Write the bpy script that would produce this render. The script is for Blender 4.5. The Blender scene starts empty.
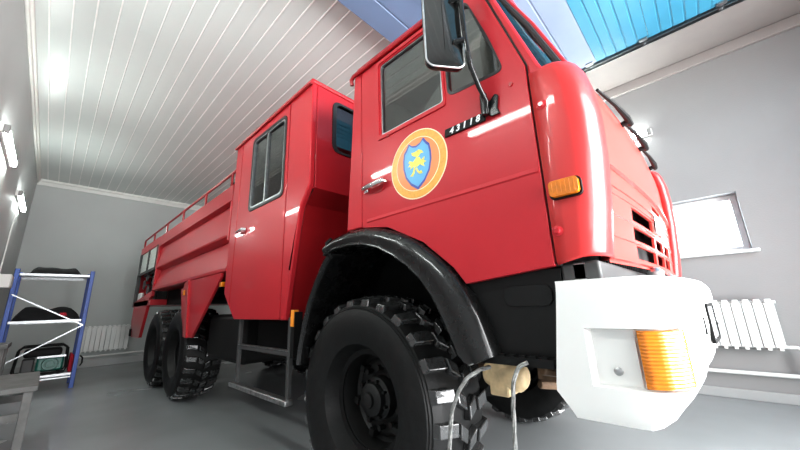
import bpy, bmesh, math, random
from mathutils import Vector, Matrix
from mathutils.geometry import tessellate_polygon
random.seed(7)
PI = math.pi
col = bpy.context.scene.collection

# ------------------------------------------------------------------ materials
def nmat(name):
    m = bpy.data.materials.new(name); m.use_nodes = True
    nt = m.node_tree; nt.nodes.clear()
    out = nt.nodes.new('ShaderNodeOutputMaterial')
    return m, nt, out

def P(name, c, rough=.5, metal=0., coat=0., var=.06, scale=6., bump=0., bscale=40., rvar=0., spec=.5, detail=3.):
    m, nt, out = nmat(name)
    b = nt.nodes.new('ShaderNodeBsdfPrincipled')
    b.inputs['Roughness'].default_value = rough; b.inputs['Metallic'].default_value = metal
    b.inputs['Coat Weight'].default_value = coat; b.inputs['Coat Roughness'].default_value = .04
    b.inputs['Specular IOR Level'].default_value = spec
    tc = nt.nodes.new('ShaderNodeTexCoord'); n = nt.nodes.new('ShaderNodeTexNoise')
    n.inputs['Scale'].default_value = scale; n.inputs['Detail'].default_value = detail
    nt.links.new(tc.outputs['Object'], n.inputs['Vector'])
    r = nt.nodes.new('ShaderNodeValToRGB')
    r.color_ramp.elements[0].position = .3; r.color_ramp.elements[1].position = .7
    r.color_ramp.elements[0].color = tuple(x*(1-var) for x in c)+(1,)
    r.color_ramp.elements[1].color = tuple(min(1, x*(1+var)) for x in c)+(1,)
    nt.links.new(n.outputs['Fac'], r.inputs['Fac']); nt.links.new(r.outputs['Color'], b.inputs['Base Color'])
    if rvar:
        mr = nt.nodes.new('ShaderNodeMapRange'); mr.inputs['To Min'].default_value = max(.02, rough-rvar); mr.inputs['To Max'].default_value = rough+rvar
        nt.links.new(n.outputs['Fac'], mr.inputs['Value']); nt.links.new(mr.outputs['Result'], b.inputs['Roughness'])
    if bump:
        n2 = nt.nodes.new('ShaderNodeTexNoise'); n2.inputs['Scale'].default_value = bscale
        nt.links.new(tc.outputs['Object'], n2.inputs['Vector'])
        bp = nt.nodes.new('ShaderNodeBump'); bp.inputs['Strength'].default_value = bump; bp.inputs['Distance'].default_value = .01
        nt.links.new(n2.outputs['Fac'], bp.inputs['Height']); nt.links.new(bp.outputs['Normal'], b.inputs['Normal'])
    nt.links.new(b.outputs['BSDF'], out.inputs['Surface'])
    return m

def EM(name, c, s):
    m, nt, out = nmat(name); e = nt.nodes.new('ShaderNodeEmission')
    e.inputs['Color'].default_value = c+(1,); e.inputs['Strength'].default_value = s
    nt.links.new(e.outputs['Emission'], out.inputs['Surface']); return m

def GL(name, tint, refl=.12, rough=.02):
    m, nt, out = nmat(name)
    t = nt.nodes.new('ShaderNodeBsdfTransparent'); t.inputs['Color'].default_value = tint+(1,)
    g = nt.nodes.new('ShaderNodeBsdfGlossy'); g.inputs['Roughness'].default_value = rough
    lw = nt.nodes.new('ShaderNodeLayerWeight'); lw.inputs['Blend'].default_value = .25
    mr = nt.nodes.new('ShaderNodeMapRange'); mr.inputs['To Min'].default_value = refl; mr.inputs['To Max'].default_value = .9
    mx = nt.nodes.new('ShaderNodeMixShader')
    nt.links.new(lw.outputs['Fresnel'], mr.inputs['Value']); nt.links.new(mr.outputs['Result'], mx.inputs['Fac'])
    nt.links.new(t.outputs['BSDF'], mx.inputs[1]); nt.links.new(g.outputs['BSDF'], mx.inputs[2])
    nt.links.new(mx.outputs['Shader'], out.inputs['Surface']); return m

M = dict(
    red2=P('red_corner_glare', (.53, .036, .036), .36, coat=.35, spec=.35, var=.05, scale=1.5),  # body red made paler: daylight glare on the corner panels put into the colour
    red3=P('red_front_glare', (.56, .065, .052), .36, coat=.4, spec=.35, var=.05, scale=1.5),  # palest red: overexposed daylight on the front panel is in the base colour
    red=P('red_paint', (.48, .021, .031), .38, coat=.32, spec=.25, var=.05, scale=1.5, bump=.04, bscale=3),
    dred=P('dark_red_paint_shade', (.36, .01, .015), .35, coat=.3),  # dark red fittings; also the painted-in shade of the crew cab bulkhead
    blackpaint=P('black_gloss_plastic', (.007, .007, .007), .26, coat=.35, spec=.35, var=.3, scale=14, bump=.05, bscale=20, rvar=.12),
    black=P('black_matt', (.006, .006, .006), .6, var=.3, spec=.25),
    under=P('underbody_black', (.005, .005, .005), .75, var=.4, spec=.2),
    sidep=P('side_panel_black', (.006, .006, .006), .4, spec=.3, var=.3),
    gasket=P('rubber_gasket', (.02, .02, .02), .5),
    tyre=P('tyre_rubber', (.008, .008, .008), .5, var=.35, scale=20, bump=.12, bscale=60, rvar=.1, spec=.3),
    lug=P('tyre_tread_rubber_lit', (.035, .035, .035), .24, var=.3, scale=30, bump=.08, bscale=80, rvar=.06, coat=1.),  # lighter than the sidewall rubber: daylight on the lugs put into the colour
    rim=P('black_rim', (.003, .003, .003), .55, var=.3),
    white=P('white_paint', (.82, .82, .80), .35, coat=.25, var=.015, scale=3),
    amber=P('amber_lens', (.70, .22, .012), .18, coat=.6, var=.12, scale=40),
    amberlit=P('amber_reflector', (1., .33, .03), .25, coat=.5),
    clear=P('clear_lens', (.80, .82, .82), .12, coat=.8),
    chrome=P('chrome', (.75, .75, .75), .12, metal=1.),
    steel=P('galvanised_steel', (.36, .37, .38), .35, metal=1., var=.15, scale=25),
    alu=P('worn_aluminium', (.50, .50, .50), .38, metal=1., var=.3, scale=30),
    dgrey=P('dark_grey', (.06, .06, .06), .5),
    grey=P('mid_grey', (.30, .30, .29), .5),
    apron=P('apron_grey', (.07, .072, .072), .4),
    interior=P('cab_lining', (.34, .34, .32), .8),
    seat=P('seat_fabric', (.10, .10, .10), .9),
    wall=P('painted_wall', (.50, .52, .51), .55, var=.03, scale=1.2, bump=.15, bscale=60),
    wallR=P('painted_wall_shaded', (.31, .308, .305), .55, var=.03, scale=1.2, bump=.15, bscale=60),  # right wall: wall colour darkened to offset the doorway light
    wallL=P('painted_wall_gloss', (.47, .485, .48), .50, var=.03, scale=1.2, bump=.12, bscale=14),
    ceil=P('ceiling_board', (.65, .69, .67), .28, var=.03, scale=1.2),
    bead=P('ceiling_seam', (.93, .93, .91), .3),  # near-white: highlights along the seam ridges put into the colour
    trim=P('white_trim', (.80, .80, .77), .45, var=.02),
    pink=P('plaster_soffit', (.36, .335, .32), .6, var=.02),
    floor=P('grey_floor_paint', (.30, .315, .32), .26, var=.07, scale=.9, rvar=.05),
    base=P('skirting_paint', (.42, .425, .42), .5, var=.03),
    radiator=P('radiator_enamel', (.80, .80, .78), .35, var=.02),
    bluelav=P('lavender_sheen_panel', (.15, .21, .32), .32, var=.05, scale=2),  # reflected light on the rearmost door panels put into their blue
    bluepale=P('pale_sheen_panel', (.27, .34, .46), .28, var=.05, scale=2),  # paler still: stronger reflection painted into this panel's colour
    turq=P('turquoise_panel', (.045, .25, .38), .35, var=.06, scale=2),
    rackblue=P('blue_rack_paint', (.05, .12, .45), .4),
    bag=P('black_cloth', (.008, .008, .009), .9, var=.4, scale=12, bump=.5, bscale=25),
    redcloth=P('red_cloth', (.45, .01, .03), .8),
    green=P('generator_green', (.01, .12, .09), .35, coat=.3),
    wood=P('grey_worn_wood', (.12, .12, .115), .55, var=.25, scale=9, bump=.3, bscale=18),
    beige=P('beige_casting', (.62, .47, .28), .6, var=.25, scale=18, bump=.3, bscale=30),
    rust=P('rusty_brown', (.16, .10, .06), .65, var=.4, scale=18, bump=.4, bscale=30),
    olive=P('dusty_rubber', (.06, .06, .045), .7, var=.4, scale=12),
    rope=P('twisted_steel_cable', (.28, .28, .27), .45, metal=.6, var=.3, scale=80),
    orange=P('emblem_orange', (.74, .24, .06), .35, var=.04),
    gold=P('emblem_gold', (.74, .36, .05), .35, var=.15, scale=60),
    eblue=P('emblem_blue', (.09, .36, .62), .35, var=.06, scale=20),
    navy=P('emblem_navy', (.03, .05, .32), .35),
    cream=P('emblem_cream', (.92, .80, .55), .4),
    yellow=P('emblem_yellow', (.80, .68, .10), .4, var=.3, scale=70),
    lettering=P('white_lettering', (.85, .85, .85), .4),
    platewhite=P('white_plate', (.85, .82, .80), .4),
    lamp=EM('fluorescent_tube', (.93, 1., .97), 75.),
    shutter=P('pale_shutter', (.70, .74, .70), .3, metal=.2),
    glass=GL('cab_glass', (.62, .64, .62), .10),
    dglass=GL('dark_tinted_glass', (.10, .11, .12), .10),
    wglass=GL('window_glass', (.9, .95, .98), .06),
    mirror=P('mirror_back', (.012, .013, .013), .10, coat=.8, var=.2, scale=5),
    pvc=P('window_pvc', (.85, .86, .86), .35),
)

# ------------------------------------------------------------------ mesh builder
class MB:
    def __init__(s): s.v = []; s.f = []
    def add(s, vs, fs):
        n = len(s.v); s.v += [tuple(v) for v in vs]; s.f += [tuple(n+i for i in f) for f in fs]; return s
    def box(s, x0, x1, y0, y1, z0, z1):
        return s.add([(x0,y0,z0),(x1,y0,z0),(x1,y1,z0),(x0,y1,z0),(x0,y0,z1),(x1,y0,z1),(x1,y1,z1),(x0,y1,z1)],
                     [(0,3,2,1),(4,5,6,7),(0,1,5,4),(1,2,6,5),(2,3,7,6),(3,0,4,7)])
    def hexa(s, p): return s.add(p, [(0,3,2,1),(4,5,6,7),(0,1,5,4),(1,2,6,5),(2,3,7,6),(3,0,4,7)])
    def grid(s, rows, closed_u=False, closed_v=False, skip=None):
        nr, nc = len(rows), len(rows[0]); vs = [p for r in rows for p in r]; fs = []
        for i in range(nr if closed_v else nr-1):
            for j in range(nc if closed_u else nc-1):
                if skip and skip(i, j): continue
                a, b = i*nc+j, i*nc+(j+1) % nc; c, d = ((i+1) % nr)*nc+(j+1) % nc, ((i+1) % nr)*nc+j
                fs.append((a, b, c, d))
        return s.add(vs, fs)
    def tube(s, pts, r, n=8, cap=True, closed=False):
        pts = [Vector(p) for p in pts]; rows = []; N = len(pts)
        up = None
        for i, p in enumerate(pts):
            if closed: t = (pts[(i+1) % N]-pts[i-1])
            else: t = pts[min(i+1, N-1)]-pts[max(i-1, 0)]
            t.normalize()
            if up is None:
                up = Vector((0,0,1)) if abs(t.z) < .9 else Vector((1,0,0))
            a = t.cross(up); a.normalize(); b = a.cross(t); up = b
            rr = r[i] if isinstance(r, (list, tuple)) else r
            rows.append([p+a*rr*math.cos(2*PI*k/n)+b*rr*math.sin(2*PI*k/n) for k in range(n)])
        base = len(s.v)
        s.grid(rows, closed_u=True, closed_v=closed)
        if cap and not closed:
            s.f.append(tuple(base+k for k in range(n))[::-1]); s.f.append(tuple(base+(N-1)*n+k for k in range(n)))
        return s
    def lathe(s, prof, n=48, axis='y', c=(0,0,0), close=False):
        rows = []
        for r, h in prof:
            row = []
            for k in range(n):
                a = 2*PI*k/n; u, w = r*math.cos(a), r*math.sin(a)
                row.append({'y': (c[0]+u, c[1]+h, c[2]+w), 'z': (c[0]+u, c[1]+w, c[2]+h), 'x': (c[0]+h, c[1]+u, c[2]+w)}[axis])
            rows.append(row)
        return s.grid(rows, closed_u=True, closed_v=close)
    def cyl(s, p0, p1, r, n=16): return s.tube([p0, p1], r, n)
    def plate(s, outer, fmap, t, holes=()):
        polys = [outer]+list(holes)
        flat = [p for q in polys for p in q]
        tris = tessellate_polygon([[Vector((u, v, 0)) for u, v in q] for q in polys])
        n = len(flat); vs = [fmap(u, v, 0) for u, v in flat]+[fmap(u, v, t) for u, v in flat]
        fs = [tuple(q) for q in tris]+[tuple(n+i for i in q)[::-1] for q in tris]
        o = 0
        for q in polys:
            m = len(q)
            for i in range(m):
                a, b = o+i, o+(i+1) % m; fs.append((a, b, n+b, n+a))
            o += m
        return s.add(vs, fs)
    def prism(s, poly, fmap, a, b):
        """convex-or-not outline extruded from w=a to w=b"""
        return s.plate(poly, lambda u, v, w: fmap(u, v, a+(b-a)*w), 1)
    def mirror(s):
        n = len(s.v); s.v += [(x, -y, z) for x, y, z in s.v]; s.f += [tuple(n+i for i in f)[::-1] for f in s.f]; return s
    def flip(s):
        s.v = [(x, -y, z) for x, y, z in s.v]; return s
    def build(s, name, mat, parent=None, bevel=0, seg=2, smooth=40, merge=True, sub=0):
        me = bpy.data.meshes.new(name)
        o0 = Vector((0,0,0)); q = parent
        while q is not None: o0 += Vector(q.location); q = q.parent
        me.from_pydata([Vector(v)-o0 for v in s.v], [], s.f)
        bm = bmesh.new(); bm.from_mesh(me)
        if merge: bmesh.ops.remove_doubles(bm, verts=bm.verts, dist=1e-5)
        bmesh.ops.recalc_face_normals(bm, faces=bm.faces)
        for f in bm.faces: f.smooth = bool(smooth)
        bm.to_mesh(me); bm.free()
        if smooth: me.set_sharp_from_angle(angle=math.radians(smooth))
        mats = mat if isinstance(mat, (list, tuple)) else [mat]
        for m in mats: me.materials.append(m)
        o = bpy.data.objects.new(name, me); col.objects.link(o)
        if parent is not None: o.parent = parent
        if bevel:
            b = o.modifiers.new('edge', 'BEVEL'); b.width = bevel; b.segments = seg; b.limit_method = 'ANGLE'; b.angle_limit = math.radians(50); b.use_clamp_overlap = True
        if sub:
            d = o.modifiers.new('sub', 'SUBSURF'); d.levels = sub; d.render_levels = sub
        return o

def tag(o, label, cat, group=None, kind=None):
    o['label'] = label; o['category'] = cat
    if group: o['group'] = group
    if kind: o['kind'] = kind
    return o
def thing(name, loc, label, cat, group=None):
    o = bpy.data.objects.new(name, None); o.empty_display_size = .1; col.objects.link(o); o.location = loc
    return tag(o, label, cat, group)
def struct(o): o['kind'] = 'structure'; return o
def copy_tree(o, parent=None):
    c = o.copy(); col.objects.link(c)
    if parent is not None: c.parent = parent
    for ch in list(o.children): copy_tree(ch, c)
    return c
def rrect(u0, u1, v0, v1, r, n=5):
    pts = []
    for cx, cy, a0 in ((u1-r, v1-r, 0), (u0+r, v1-r, 90), (u0+r, v0+r, 180), (u1-r, v0+r, 270)):
        for k in range(n+1):
            a = math.radians(a0+90*k/n); pts.append((cx+r*math.cos(a), cy+r*math.sin(a)))
    return pts
def rpoly(pts, r, n=4):
    """round every corner of an outline"""
    out = []; N = len(pts)
    for i in range(N):
        p0, p, p1 = Vector(pts[i-1]), Vector(pts[i]), Vector(pts[(i+1) % N])
        a, b = (p0-p), (p1-p); k = min(r, a.length*.45, b.length*.45)
        a.normalize(); b.normalize(); A, B = p+a*k, p+b*k
        for j in range(n+1):
            t = j/n; q = A*(1-t)**2+p*2*t*(1-t)+B*t*t; out.append((q.x, q.y))
    return out
def offset(pts, d):
    """grow a convex-ish outline by d about its own edges (radial approximation)"""
    cx = sum(p[0] for p in pts)/len(pts); cy = sum(p[1] for p in pts)/len(pts); out = []
    for x, y in pts:
        v = Vector((x-cx, y-cy)); l = v.length; v *= (l+d)/l; out.append((cx+v.x, cy+v.y))
    return out
def sidemap(Y, s=-1):      # (u,v,w) -> side plane of the truck, w goes inwards
    return lambda u, v, w: (u, s*(Y-w), v)
def ring(mb, outer, inner, fmap, t): return mb.plate(outer, fmap, t, [inner])

# ------------------------------------------------------------------ camera
cd = bpy.data.cameras.new('camera'); cam = bpy.data.objects.new('camera', cd); col.objects.link(cam)
yaw, pit, rol, FPX = 2.32171340, .244384078, -.0352966426, 322.651805
fw = Vector((math.cos(pit)*math.cos(yaw), math.cos(pit)*math.sin(yaw), math.sin(pit)))
rt = fw.cross(Vector((0,0,1))).normalized(); up = rt.cross(fw)
r2 = rt*math.cos(rol)+up*math.sin(rol); u2 = -rt*math.sin(rol)+up*math.cos(rol)
mw = Matrix((r2, u2, -fw)).transposed().to_4x4(); mw.translation = (1.524, -2.49, 1.14)
cam.matrix_world = mw
cd.sensor_width = 36; cd.lens = 36*FPX/800; cd.clip_start = .05
bpy.context.scene.camera = cam

# ------------------------------------------------------------------ room
XB, XF, YL, YR, ZC = -9.3, 3.9, -3.12, 3.0, 4.28
struct(MB().box(XB-.2, XF+.2, YL-.2, YR+.2, -.12, 0).build('floor', M['floor']))
struct(MB().box(XB-.2, XF+.2, YL-.2, YL, 0, ZC+.1).build('wall_left', M['wallL']))
struct(MB().box(XB-.2, XB, YL, YR, 0, ZC+.1).build('wall_back', M['wall']))
W0, W1, WZ0, WZ1 = .70, 1.96, 1.63, 2.34
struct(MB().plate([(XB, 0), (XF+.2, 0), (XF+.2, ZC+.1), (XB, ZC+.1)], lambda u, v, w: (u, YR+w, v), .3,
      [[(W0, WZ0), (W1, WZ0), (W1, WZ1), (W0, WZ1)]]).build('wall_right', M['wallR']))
struct(MB().plate([(YL, 0), (-1.8, 0), (-1.8, 3.85), (1.8, 3.85), (1.8, 0), (YR, 0), (YR, ZC+.1), (YL, ZC+.1)],
      lambda u, v, w: (XF+w, u, v), .2).build('wall_front', M['wall']))
# ceiling boards: flat boards running the length of the hall with a raised seam at each joint
cb = MB(); pr = []; y = YL
while y < YR:
    pr += [(y, ZC), (y+.148, ZC), (y+.150, ZC-.008), (y+.160, ZC-.008), (y+.162, ZC), (y+.1725, ZC+.01)]; y += .1725
cb.grid([[(X, py, pz) for py, pz in pr] for X in (XB, XF)])
cb.box(XB-.2, XF+.2, YL-.2, YR+.2, ZC+.002, ZC+.1)
ceil = struct(cb.build('ceiling', [M['ceil'], M['bead']], smooth=0, merge=False))
for p in ceil.data.polygons:
    if min(ceil.data.vertices[i].co.z for i in p.vertices) < ZC-.004: p.material_index = 1
def cornice(name, p):  # white coving
    return struct(p.build(name, M['trim'], bevel=.008))
cornice('trim_1', MB().box(XB, XF, YL, YL+.055, ZC-.05, ZC).box(XB, XF, YL, YL+.03, ZC-.11, ZC-.05))
cornice('trim_2', MB().box(XB, XB+.06, YL, YR, ZC-.06, ZC).box(XB, XB+.03, YL, YR, ZC-.15, ZC-.06))
struct(MB().box(XB, XF, YR-.05, YR, ZC-.16, ZC-.02).box(XB, XF, 2.0, YR, ZC-.02, ZC).build('trim_3', M['pink'], bevel=.008))
struct(MB().box(XB, XB+.03, YL, YR, 0, .16).build('baseboard_back', M['base'], bevel=.006))
struct(MB().box(XB, XF, YR-.03, YR, 0, .10).build('baseboard_right', M['base'], bevel=.006))
struct(MB().box(XB, XF, YL, YL+.03, 0, .10).build('baseboard_left', M['base'], bevel=.006))
# window in the right wall
wf = MB()
ring(wf, [(W0, WZ0), (W1, WZ0), (W1, WZ1), (W0, WZ1)], [(W0+.06, WZ0+.06), (W1-.06, WZ0+.06), (W1-.06, WZ1-.06), (W0+.06, WZ1-.06)], lambda u, v, w: (u, YR+.16+w, v), .06)
mx = 1.36
wf.box(mx-.03, mx+.03, YR+.16, YR+.22, WZ0+.06, WZ1-.06)
win = struct(wf.build('window_1', M['pvc'], bevel=.006))
MB().box(W0+.05, W1-.05, YR+.185, YR+.195, WZ0+.05, WZ1-.05).build('window_pane', M['wglass'], win)
MB().box(W0-.04, W1+.05, YR-.07, YR+.17, WZ0-.03, WZ0+.005).build('window_sill', M['pvc'], win, bevel=.008)

# sectional garage door parked open under the ceiling
gd = thing('sectional_garage_door', (1.4, 0, 4.0), 'open blue sectional garage door parked flat on tracks under the ceiling', 'garage door')
pw, x0 = .526, -.55; k = 0
while x0+pw*k < 3.4:
    a = x0+pw*k; b = a+pw-.004
    mat_ = M['bluelav'] if k < 2 else (M['bluepale'] if k == 2 else M['turq'])
    pm = MB(); prof = []
    n = 5 if k >= 3 else 2
    xs = [a]
    for i in range(1, n): xs += [a+(b-a)*i/n-.012, a+(b-a)*i/n-.006, a+(b-a)*i/n+.006, a+(b-a)*i/n+.012]
    xs.append(b)
    zz = lambda X: 4.006 if any(abs(X-(a+(b-a)*i/n)) < .008 for i in range(1, n)) else 4.0
    pm.grid([[(X, Y, zz(X)) for X in xs] for Y in (-1.74, 1.74)]); pm.box(a, b, -1.74, 1.74, 4.008, 4.045)
    pm.build('door_panel', mat_, gd, smooth=0); k += 1
for s in (-1, 1):
    tr = MB()
    tr.box(-1.2, 3.75, s*1.80-.03, s*1.80+.03, 4.05, 4.056).box(-1.2, 3.75, s*1.80-.032, s*1.80-.026, 3.98, 4.056).box(-1.2, 3.75, s*1.80+.026, s*1.80+.032, 3.98, 4.056)
    tr.box(-1.2, 3.75, s*1.86-.02, s*1.86+.02, 4.06, 4.09)
    t = tr.build('door_track', M['steel'], gd)
    for X in (-.8, .4, .95, 1.5, 2.15, 3.0):
        MB().box(X-.025, X+.025, s*1.86-.02, s*1.86+.02, 4.06, ZC-.003).box(X-.05, X+.05, s*1.80-.045, s*1.86+.03, 4.055, 4.10).build('hanger_bracket', M['steel'], t)
        MB().cyl((X, s*1.74, 4.02), (X, s*1.83, 4.02), .022, 12).box(X-.04, X+.04, s*1.74-.05*s if s > 0 else s*1.74, s*1.74 if s > 0 else s*1.74+.05, 3.985, 4.02).build('roller', M['steel'], gd)

# fluorescent lamps along both side walls
def wall_lamp(x, y, z, s, label):
    t = thing('fluorescent_lamp', (x, y, z), label, 'lamp', 'fluorescent lamps on the side walls')
    MB().box(x-.62, x+.62, min(y, y+s*.03), max(y, y+s*.03), z-.05, z+.05).build('lamp_housing', M['trim'], t, bevel=.006)
    MB().prism(rrect(-.035, .035, 0, .04, .018, 4), lambda u, v, w: (x+w, y+s*(.03+v), z+u), -.56, .56).build('lamp_diffuser', M['lamp'], t)
    for e in (-1, 1):
        MB().box(x+e*.56 if e > 0 else x-.61, x+.61 if e > 0 else x-.56, min(y+s*.03, y+s*.075), max(y+s*.03, y+s*.075), z-.042, z+.042).build('end_cap', M['grey'], t, bevel=.005)
    return t
lx = [(-6.6, 'fluorescent wall lamp at the back of the left wall, near the corner by the rack'), (-4.0, 'fluorescent wall lamp on the left wall, nearer of the two in the photo'),
      (-1.3, 'fluorescent wall lamp on the left wall across from the crew cab'), (.38, 'fluorescent wall lamp on the left wall across from the cab door')]
for X, lb in lx: wall_lamp(X, YL, 3.04, 1, lb)
wall_lamp(.72, YR, 3.40, -1, 'fluorescent wall lamp high on the right wall behind the wipers')
for X in (-2.2, -5.2): wall_lamp(X, YR, 3.40, -1, 'unseen fluorescent fill lamp high on the right wall behind the %s' % ('crew cab' if X > -3 else 'water tank'))  # unseen lamps behind the truck, kept for the light they add

# radiators
def radiator(name, loc, rz, n, h, pitch, label):
    t = thing(name, (0,0,0), label, 'radiator', 'white sectional radiators')
    for i in range(n):
        c = (i-(n-1)/2)*pitch; m = MB()
        m.box(c-pitch*.46, c+pitch*.46, -.05, -.043, .03, h-.05)
        m.box(c-pitch*.30, c+pitch*.30, -.055, -.012, h-.05, h-.012)
        m.box(c-pitch*.10, c+pitch*.10, -.043, .03, .02, h-.02)
        m.box(c-pitch*.46, c+pitch*.46, .02, .03, .03, h-.05)
        m.box(c-pitch*.2, c+pitch*.2, -.045, .03, 0, .03)
        m.build('radiator_section', M['radiator'], t, bevel=.003, seg=1)
    for zz_ in (.035, h-.045): MB().cyl((-(n+.4)/2*pitch, 0, zz_), ((n+.4)/2*pitch, 0, zz_), .017, 10).build('manifold', M['radiator'], t)
    for c in (-.3, .3): MB().box(c*n*pitch-.015, c*n*pitch+.015, 0, .098, h-.12, h-.10).build('wall_bracket', M['radiator'], t)
    t.location = loc; t.rotation_euler = (0, 0, rz); return t
radiator('radiator', (1.56, YR-.098, .54), 0, 10, .545, .084, 'white sectional radiator on the right wall beneath the window')
radiator('radiator', (XB+.098, -1.46, .33), PI/2, 10, .60, .088, 'white sectional radiator on the back wall beside the blue rack')
def pipe(pts, label, r=.02):
    return tag(MB().tube(pts, r, 10).build('heating_pipe', M['radiator']), label, 'pipe', 'white heating pipes')
pipe([(-4, YR-.055, .285), (2.04, YR-.055, .285), (3.8, YR-.055, .285)], 'white heating pipe running along the right wall beneath the radiator', .022)
pipe([(2.00, YR-.098, .575), (2.05, YR-.098, .575), (2.08, YR-.098, .56), (2.09, YR-.098, .53), (2.09, YR-.098, .31)], 'short white pipe rising from the wall pipe to the right-hand radiator', .018)
pipe([(XB+.06, -2.6, .24), (XB+.06, 2.8, .24)], 'white heating pipe running along the back wall beneath the radiator', .022)

# ------------------------------------------------------------------ fire truck
T = thing('fire_truck', (-2.9, 0, 0), 'red six-wheeled fire truck with crew cab, round door emblem and white bumper', 'fire truck')
def frontx(y): return 1.360+.03*y-.037*y*y

# chassis, axles, underbody (black)
ch = MB()
for s in (-1, 1): ch.box(-7.3, 1.15, s*.42-.04, s*.42+.04, .82, 1.08)
for X in (-7.2, -6, -4.4, -2.6, -1, .9): ch.box(X-.05, X+.05, -.42, .42, .86, 1.04)
ch.build('chassis_frame', M['under'], T, bevel=.01)
for X in (0, -4.05, -5.40):
    MB().cyl((X, -.85, .605), (X, .85, .605), .085, 16).lathe([(.0, -.2), (.16, -.18), (.22, 0), (.16, .18), (0, .2)], 20, 'y', (X, .12, .605)).build('axle', M['under'], T)
MB().box(-.15, 1.0, -.40, .40, .78, 1.28).box(-1.3, -.15, -.25, .25, .75, 1.15).build('engine_block', M['under'], T, bevel=.04)
MB().box(.70, 1.12, -1.20, 1.20, 1.27, 1.30).box(-.08, .70, -1.20, 1.20, 1.59, 1.62).build('cab_floor', M['under'], T)
for s in (-1, 1):
    hp = [(-.62, .75), (-.56, 1.0), (-.46, 1.25), (-.34, 1.44), (-.22, 1.54), (-.03, 1.585), (.13, 1.575), (.27, 1.54), (.40, 1.485), (.52, 1.41), (.62, 1.32), (.70, 1.23), (.76, 1.14), (.81, 1.04), (.83, .95)]
    hm = MB(); hm.grid([[(x, s*Y, z) for x, z in hp] for Y in (1.225, .70)]); hm.add([(x, s*.70, z) for x, z in hp], [tuple(range(len(hp)))])
    hm.build('wheel_housing', M['under'], T)
    lp = MB()
    for k in range(7): 
        L = .78-.09*k; lp.box(-L, L, s*.42-.045, s*.42+.045, .80-.016*k, .814-.016*k)
    lp.box(.70, .90, s*.42-.06, s*.42+.06, .70, .86)
    lp.build('leaf_spring', M['rust'], T)
    MB().box(-3.0, -1.95, min(s*.5, s*1.12), max(s*.5, s*1.12), .62, 1.10).build('fuel_tank', M['black'], T, bevel=.05, seg=3)
    MB().box(-1.9, -.95, min(s*.5, s*1.0), max(s*.5, s*1.0), .72, 1.05).build('battery_box', M['under'], T, bevel=.02)
MB().box(-5.9, -3.1, -1.0, 1.0, 1.30, 1.56).build('wheel_arch_liner', M['under'], T)
# beige gearbox under the front step and rusty linkage
bb = MB().lathe([(0, -.11), (.05, -.10), (.065, -.07), (.06, -.02), (.075, .02), (.07, .08), (.045, .11), (0, .11)], 14, 'x', (.70, -.88, .79))
bb.box(.64, .74, -.94, -.82, .70, .86)
bb.build('steering_gear_box', M['beige'], T, bevel=.01)
rl = MB().tube([(.82, -.72, .80), (1.0, -.45, .74), (1.1, 0, .74), (1.1, .45, .74)], .028, 8).tube([(.75, -.6, .70), (.95, -.3, .65), (.95, .3, .65)], .022, 8)
rl.box(.86, 1.02, -.62, -.48, .72, .92).cyl((.9, -.7, .76), (1.05, -.62, .76), .05, 12)
rl.build('steering_linkage', M['rust'], T, bevel=.006)

# wheels
def tyre_mesh():
    m = MB()
    prof = [(.275, .11), (.27, .10), (.30, .095), (.34, .02), (.40, -.006), (.47, -.012), (.53, .0), (.548, .006), (.552, .012), (.56, .012), (.565, .02), (.575, .022), (.59, .05), (.596, .08),
            (.597, .215), (.596, .35), (.59, .38), (.575, .408), (.53, .43), (.45, .442), (.34, .41), (.30, .335), (.27, .33), (.275, .32)]
    m.lathe(prof, 84, 'y', (0, 0, 0), close=True)
    return m
def lug_mesh():
    m = MB(); n = 25
    def blk(a0, a1, y0, y1, sk, r0a, r1a, r0b, r1b):
        # a0..a1 angular span, y0..y1 across; outer edge (y0) radii r0a..r1a, inner (y1) r0b..r1b
        def pt(a, r, y): return (r*math.sin(a), y, r*math.cos(a))
        e = (a1-a0)*.10
        m.hexa([pt(a0, r0a, y0), pt(a1, r0a, y0), pt(a1+sk, r0b, y1), pt(a0+sk, r0b, y1),
                pt(a0+e, r1a, y0+.006), pt(a1-e, r1a, y0+.006), pt(a1-e+sk, r1b, y1-.003), pt(a0+e+sk, r1b, y1-.003)])
    for i in range(n):
        A = 2*PI*i/n; w = 2*PI/n
        blk(A, A+w*.52, .020, .135, w*.10, .566, .612, .594, .636)
        blk(A+w*.16, A+w*.70, .145, .21, w*.28, .594, .634, .594, .635)
        B = A+w*.5
        blk(B+w*.28, B+w*.82, .22, .285, -w*.28, .594, .635, .594, .634)
        blk(B+w*.10, B+w*.62, .295, .410, -w*.10, .594, .636, .566, .612)
    return m
def rim_mesh():
    m = MB()
    m.lathe([(.285, .10), (.292, .098), (.292, .108), (.272, .115), (.262, .15), (.255, .20), (.235, .215), (.225, .205), (.20, .20), (.15, .21), (.13, .20), (.0, .20)], 48)
    m.lathe([(.285, .33), (.292, .33), (.27, .315), (.255, .22), (.20, .26), (0, .26)], 48)
    return m
def hub_mesh():
    m = MB(); m.lathe([(.13, .20), (.125, .15), (.10, .14), (.095, .11), (.08, .10), (.0, .10)], 24)
    m.lathe([(.045, .10), (.045, .085), (.03, .08), (0, .08)], 16)
    for k in range(10):
        a = 2*PI*k/10; c = (.175*math.cos(a), 0, .175*math.sin(a)); m.cyl((c[0], .20, c[2]), (c[0], .165, c[2]), .018, 6)
    for k in range(8):
        a = 2*PI*k/8; c = (.107*math.cos(a), 0, .107*math.sin(a)); m.cyl((c[0], .145, c[2]), (c[0], .125, c[2]), .011, 6)
    for k in range(6):
        a = 2*PI*(k+.5)/6; m.box(.215*math.cos(a)-.02, .215*math.cos(a)+.02, .16, .21, .215*math.sin(a)-.02, .215*math.sin(a)+.02)
    return m
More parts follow.
